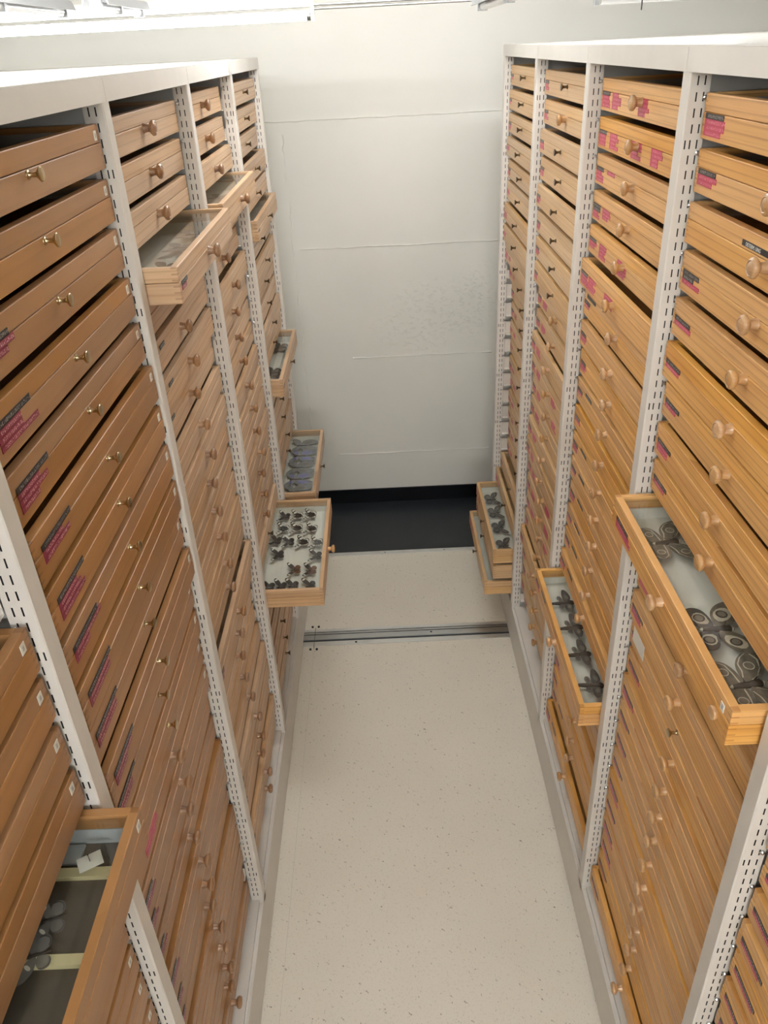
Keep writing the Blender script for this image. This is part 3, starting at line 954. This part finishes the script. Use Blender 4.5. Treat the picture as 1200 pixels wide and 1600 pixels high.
kind('swallow', FW_G, HW_G, 'w_dgrey', 'w_dgrey', [('w_grey', [(0.014, 0.020), (0.024, 0.040), (0.014, 0.044), (0.004, 0.024)], True)], [('w_grey', [(-0.010, 0.012), (-0.010, 0.032), (-0.024, 0.030), (-0.026, 0.012)], True)], 0.05, 0.0042, 0.10)
FW_M = [(0.006, 0.003), (0.030, 0.022), (0.040, 0.048), (0.036, 0.062), (0.022, 0.062), (0.004, 0.050), (-0.002, 0.026), (-0.004, 0.003)]
HW_M = [(-0.002, 0.003), (0.000, 0.030), (-0.016, 0.052), (-0.045, 0.058), (-0.072, 0.044), (-0.078, 0.028), (-0.060, 0.012), (-0.020, 0.002)]
kind('bluewing', FW_M, HW_M, 'w_slate', 'w_slate', [('w_blue', [(0.006, 0.010), (0.026, 0.030), (0.016, 0.044), (0.002, 0.026)], True)], [('w_blue', [(-0.010, 0.014), (-0.018, 0.040), (-0.050, 0.045), (-0.058, 0.026), (-0.034, 0.012)], True)], 0.05, 0.004, 0.05)
kind('greywing', FW_M, HW_M, 'w_slate', 'w_slate', [], [('w_grey', [(-0.010, 0.014), (-0.018, 0.036), (-0.044, 0.040), (-0.05, 0.024)], True)], 0.05, 0.004, 0.05)
FW_K = [(0.008, 0.004), (0.018, 0.020), (0.012, 0.044), (0.002, 0.058), (-0.006, 0.056), (-0.010, 0.036), (-0.010, 0.016), (-0.006, 0.004)]
HW_K = [(-0.006, 0.004), (-0.010, 0.020), (-0.016, 0.032), (-0.026, 0.030), (-0.028, 0.016), (-0.018, 0.004)]
kind('hawk', FW_K, HW_K, 'w_dgrey', 'w_grey', [('w_grey', [(0.008, 0.012), (0.012, 0.026), (0.0, 0.040), (-0.004, 0.022)], True)], [('w_dgrey', [(-0.012, 0.010), (-0.016, 0.024), (-0.022, 0.022), (-0.020, 0.010)], True)], 0.084, 0.0084, 0.16, 'striped')
FW_O = [(0.008, 0.004), (0.034, 0.022), (0.046, 0.052), (0.042, 0.072), (0.026, 0.074), (0.004, 0.062), (-0.010, 0.040), (-0.010, 0.006)]
HW_O = [(-0.008, 0.004), (-0.012, 0.036), (-0.022, 0.056), (-0.042, 0.060), (-0.058, 0.044), (-0.058, 0.020), (-0.034, 0.004)]
def wavy(pts, w):
    return pts + [(x - w, y) for x, y in reversed(pts)]


rings_f = [('w_ring', ring_band(0.015, 0.040, 0.0001, 0.0075), False), ('w_pale', ring_band(0.015, 0.040, 0.0078, 0.0094), False),
           ('w_pale', wavy([(0.004, 0.008), (0.020, 0.018), (0.032, 0.034), (0.036, 0.052), (0.030, 0.066)], 0.0024), False),
           ('w_pale', wavy([(-0.006, 0.016), (-0.001, 0.030), (0.000, 0.046), (0.010, 0.060), (0.022, 0.068)], 0.0022), False),
           ('w_dgrey', wavy([(0.010, 0.010), (0.027, 0.024), (0.041, 0.050), (0.039, 0.066)], 0.0030), False)]
rings_h = [('w_ring', ring_band(-0.032, 0.033, 0.0001, 0.0068), False), ('w_pale', ring_band(-0.032, 0.033, 0.0072, 0.0088), False),
           ('w_pale', wavy([(-0.016, 0.008), (-0.018, 0.030), (-0.022, 0.048), (-0.032, 0.056)], 0.0022), False),
           ('w_pale', wavy([(-0.050, 0.010), (-0.053, 0.028), (-0.050, 0.044), (-0.040, 0.055)], 0.0024), False)]
MAT['w_ring'] = wing_mat('grey_ring', lin(120, 112, 98), lin(140, 130, 114))
MAT['w_olive'] = wing_mat('olive_grey_wing', lin(98, 90, 76), lin(130, 120, 104), 50)
kind('owl', FW_O, HW_O, 'w_olive', 'w_olive', rings_f, rings_h, 0.06, 0.0075, 0.04, 'striped')
paleb_f = [('w_pale', [(0.002, 0.016), (0.024, 0.026), (0.032, 0.046), (0.020, 0.058), (0.000, 0.048), (-0.006, 0.030)], True)]
paleb_h = [('w_pale', [(-0.014, 0.014), (-0.018, 0.040), (-0.034, 0.046), (-0.044, 0.030), (-0.036, 0.014)], True)]


kind('paleowl', FW_O, HW_O, 'w_olive', 'w_dgrey', paleb_f, paleb_h, 0.06, 0.0075, 0.04, 'striped')
FW_C = [(0.006, 0.003), (0.018, 0.016), (0.028, 0.036), (0.024, 0.046), (0.010, 0.042), (-0.002, 0.026), (-0.005, 0.003)]
HW_C = [(-0.003, 0.002), (-0.003, 0.020), (-0.012, 0.030), (-0.024, 0.026), (-0.026, 0.010), (-0.014, 0.002)]
edge_f = [('w_white', [(0.010, 0.012), (0.014, 0.016), (0.006, 0.026), (0.002, 0.022)], True)]
kind('clear', FW_C, HW_C, 'w_clear', 'w_clear', edge_f, [('w_dgrey', ring_band(-0.013, 0.016, 0.0095, 0.0115, 1, 10, 60, 220), False)], 0.04, 0.0028, 0.12)


def specimen(kn, name, label, cat, group, x, y, z, rz, sc=1.0):
    fw, hw, bd = KINDS[kn]
    t = thing(name, label, cat, (x, y, z), rz, group)
    t.scale = (sc, sc, sc)
    for s in (-1, 1):
        obj('forewing', fw[s], t, (0, 0, 0.0012)); obj('hindwing', hw[s], t)
    obj('body', bd, t)
    bm = bmesh.new(); lathe(bm, [(-0.0075, 0.0004), (0.016, 0.0004), (0.0163, 0.0009), (0.0172, 0.0008)], 6, 'Z'); obj('pin', mesh_from(bm, 'pin', ['darksteel']), t, (0.004, 0, 0))
    return t


def zin(bay, n, h=0.024):
    return DRAWERS[bay, n].location.z + h


# black and white butterflies in the drawer pulled farthest out
rows = [(-0.448, 2.815), (-0.394, 2.818), (-0.339, 2.821), (-0.443, 2.720), (-0.389, 2.720), (-0.329, 2.712), (-0.466, 2.632), (-0.414, 2.618), (-0.356, 2.613), (-0.301, 2.605), (-0.446, 2.531), (-0.300, 2.512), (-0.374, 2.425), (-0.314, 2.417), (-0.460, 2.320), (-0.418, 2.322), (-0.374, 2.323), (-0.312, 2.320)]
RK = ['plainblack', 'striped', 'striped', 'striped', 'striped', 'striped', 'plainblack', 'plainblack', 'striped', 'striped', 'plainblack', 'plainblack', 'russet', 'russet', 'plainblack', 'plainblack', 'plainblack', 'plainblack']
RW = [('top', 3), ('second', 3), ('third', 4), ('fourth', 2), ('fifth', 2), ('bottom', 4)]
i = 0
rr = random.Random(3)
for rn, cnt in RW:
    for c in range(cnt):
        x, y = rows[i]
        col = {'striped': 'black butterfly with white stripes', 'plainblack': 'black butterfly with a pale wingtip band', 'russet': 'black and russet butterfly'}[RK[i]]
        pos = {2: ['left', 'right'], 3: ['left', 'middle', 'right'], 4: ['first', 'second', 'third', 'fourth']}[cnt][c]
        specimen(RK[i], 'butterfly', '%s, %s in the %s row of the wide-open drawer' % (col, pos, rn), 'butterfly', 'butterflies in the wide-open drawer', x, y, zin('L3', 19), math.pi + rr.uniform(-0.12, 0.12), 1.14)
        i += 1
for x, y, k in ((-0.345, 2.50, 0), (-0.42, 2.41, 1)):
    for j in range(2):
        bm = bmesh.new(); box(bm, -0.007, 0.007, -0.016, 0.016, 0, 0.0004)
        tag(obj('data_label', mesh_from(bm, 'data_label', ['paper']), None, (x + j * 0.017, y, zin('L3', 19, 0.0144)), (0, 0, 0.05)),
            'small paper data label %s among the black and white butterflies, %s of its pair' % (('higher', 'lower')[k], ('first', 'second')[j]), 'label', 'data labels in the wide-open drawer')

for q, (y, x) in enumerate(((3.46, -0.474), (3.30, -0.474), (3.14, -0.474))):
    if q != 1: specimen('swallow', 'butterfly', 'grey butterfly at the %s of the half-way drawer in the end left bay' % ('far end' if q == 0 else 'near end'), 'butterfly', 'grey butterflies in the end left bay', x, y, zin('L4', 13), math.pi, 1.05)
for q, y in enumerate((3.495, 3.38, 3.262, 3.145, 3.032)):
    specimen('bluewing' if q in (1, 3) else 'greywing', 'butterfly', '%s long-winged butterfly, %s from the wall in the blue butterfly drawer' % ('blue' if q in (1, 3) else 'slate grey', NF[q]), 'butterfly', 'butterflies in the blue drawer', -0.432, y, zin('L4', 19, 0.0245 + 0.0015 * (q % 2)), math.pi, 1.1)
for q, y in enumerate((3.47, 3.335, 3.195, 3.04)):
    specimen('swallow', 'butterfly', 'dark grey butterfly, %s from the wall in the low open drawer' % NF[q], 'butterfly', 'grey butterflies low in the end right bay', 0.510, y, zin('R1', 23), 0.05, 1.05)
for q, (x, y) in enumerate(((0.550, 2.040), (0.550, 1.915), (0.545, 1.790), (0.549, 1.658))):
    specimen('hawk', 'moth', 'grey hawk moth with striped body, %s from the far end of its open drawer' % NF[q], 'moth', 'hawk moths in the third right bay', x, y, zin('R3', 18, 0.0275), rr.uniform(-0.12, 0.12), 1.02)
for q, (x, y, kn, de) in enumerate(((0.568, 1.355, 'owl', 'dark ring-patterned moth at the far end'), (0.566, 1.075, 'paleowl', 'pale-banded moth in the middle'), (0.562, 0.936, 'owl', 'dark ring-patterned moth at the near end'))):
    m = specimen(kn, 'moth', de + ' of the open pine drawer', 'moth', 'large moths in the second right bay', x, y, zin('R4', 10), math.pi * 0 + (0.08, -0.05, 0.1)[q], 1.0)
    if kn == 'paleowl':
        for s in (-1, 1):
            for cx, cy in ((0.012, 0.038), (-0.030, 0.030)):
                bm = bmesh.new(); prism(bm, ring_band(cx, s * cy, 0.0002, 0.0105), 0.0007, 0.0010, 0, 0.04); prism(bm, ring_band(cx, s * cy, 0.0001, 0.0075), 0.0010, 0.0013, 1, 0.04)
                obj('eyespot', mesh_from(bm, 'eyespot', ['body', 'w_ring']), m, (0, 0, 0.0012 if cx > 0 else 0))
for bay, pts, where in (('L2', ((-0.466, 1.73, 0), (-0.475, 1.93, 1), (-0.475, 2.08, 1)), 'third'), ('L3', ((-0.48, 2.40, 0), (-0.50, 2.66, 1)), 'fourth')):
    for q, (x, y, g) in enumerate(pts):
        specimen('greywing' if g else 'swallow', 'butterfly', 'dim grey butterfly under glass, %s along the fourth drawer of the %s left bay' % (NF[q], where), 'butterfly', 'dim butterflies in the upper left drawers', x, y, zin(bay, 4), math.pi, 0.8)

# the dark tray at the lower left: cork rails, pinned card, see-through butterflies
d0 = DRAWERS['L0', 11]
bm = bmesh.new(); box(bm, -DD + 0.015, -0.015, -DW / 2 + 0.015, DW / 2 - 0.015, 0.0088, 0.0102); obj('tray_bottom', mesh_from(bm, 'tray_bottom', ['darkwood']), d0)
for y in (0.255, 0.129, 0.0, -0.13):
    bm = bmesh.new(); box(bm, -DD + 0.015, -0.015, y - 0.0075, y + 0.0075, 0.0103, 0.0190); obj('cork_rail', mesh_from(bm, 'cork_rail', ['cork']), d0)
dz = d0.location.z; dy = d0.location.y; dx = d0.location.x
bm = bmesh.new(); box(bm, -0.017, 0.017, -0.0125, 0.0125, 0, 0.0005); t = thing('pinned_card', 'white card on a pin in the dark open drawer', 'card', (dx - 0.064, dy + 0.262, dz + 0.032), 0.5)
obj('card', mesh_from(bm, 'card', ['paper']), t)
bm = bmesh.new(); lathe(bm, [(-0.008, 0.0005), (0.014, 0.0005), (0.0143, 0.0012), (0.0158, 0.001)], 8, 'Z'); obj('pin', mesh_from(bm, 'card_pin', ['darksteel']), t)
bm = bmesh.new(); box(bm, -0.03, 0.03, -0.016, 0.016, 0, 0.004); tag(obj('grey_block', mesh_from(bm, 'grey_block', ['greypaper']), None, (dx - 0.118, dy + 0.2885, dz + 0.0104)), 'grey foam block beside the pinned white card', 'block')
for q, y in enumerate((0.178, 0.128)):
    specimen('clear', 'butterfly', 'see-through winged butterfly, %s in the dark open drawer' % ('farther' if q == 0 else 'nearer'), 'butterfly', 'see-through winged butterflies', dx - 0.095, dy + y, dz + (0.031 if q else 0.027), math.pi + 0.3, 0.85)
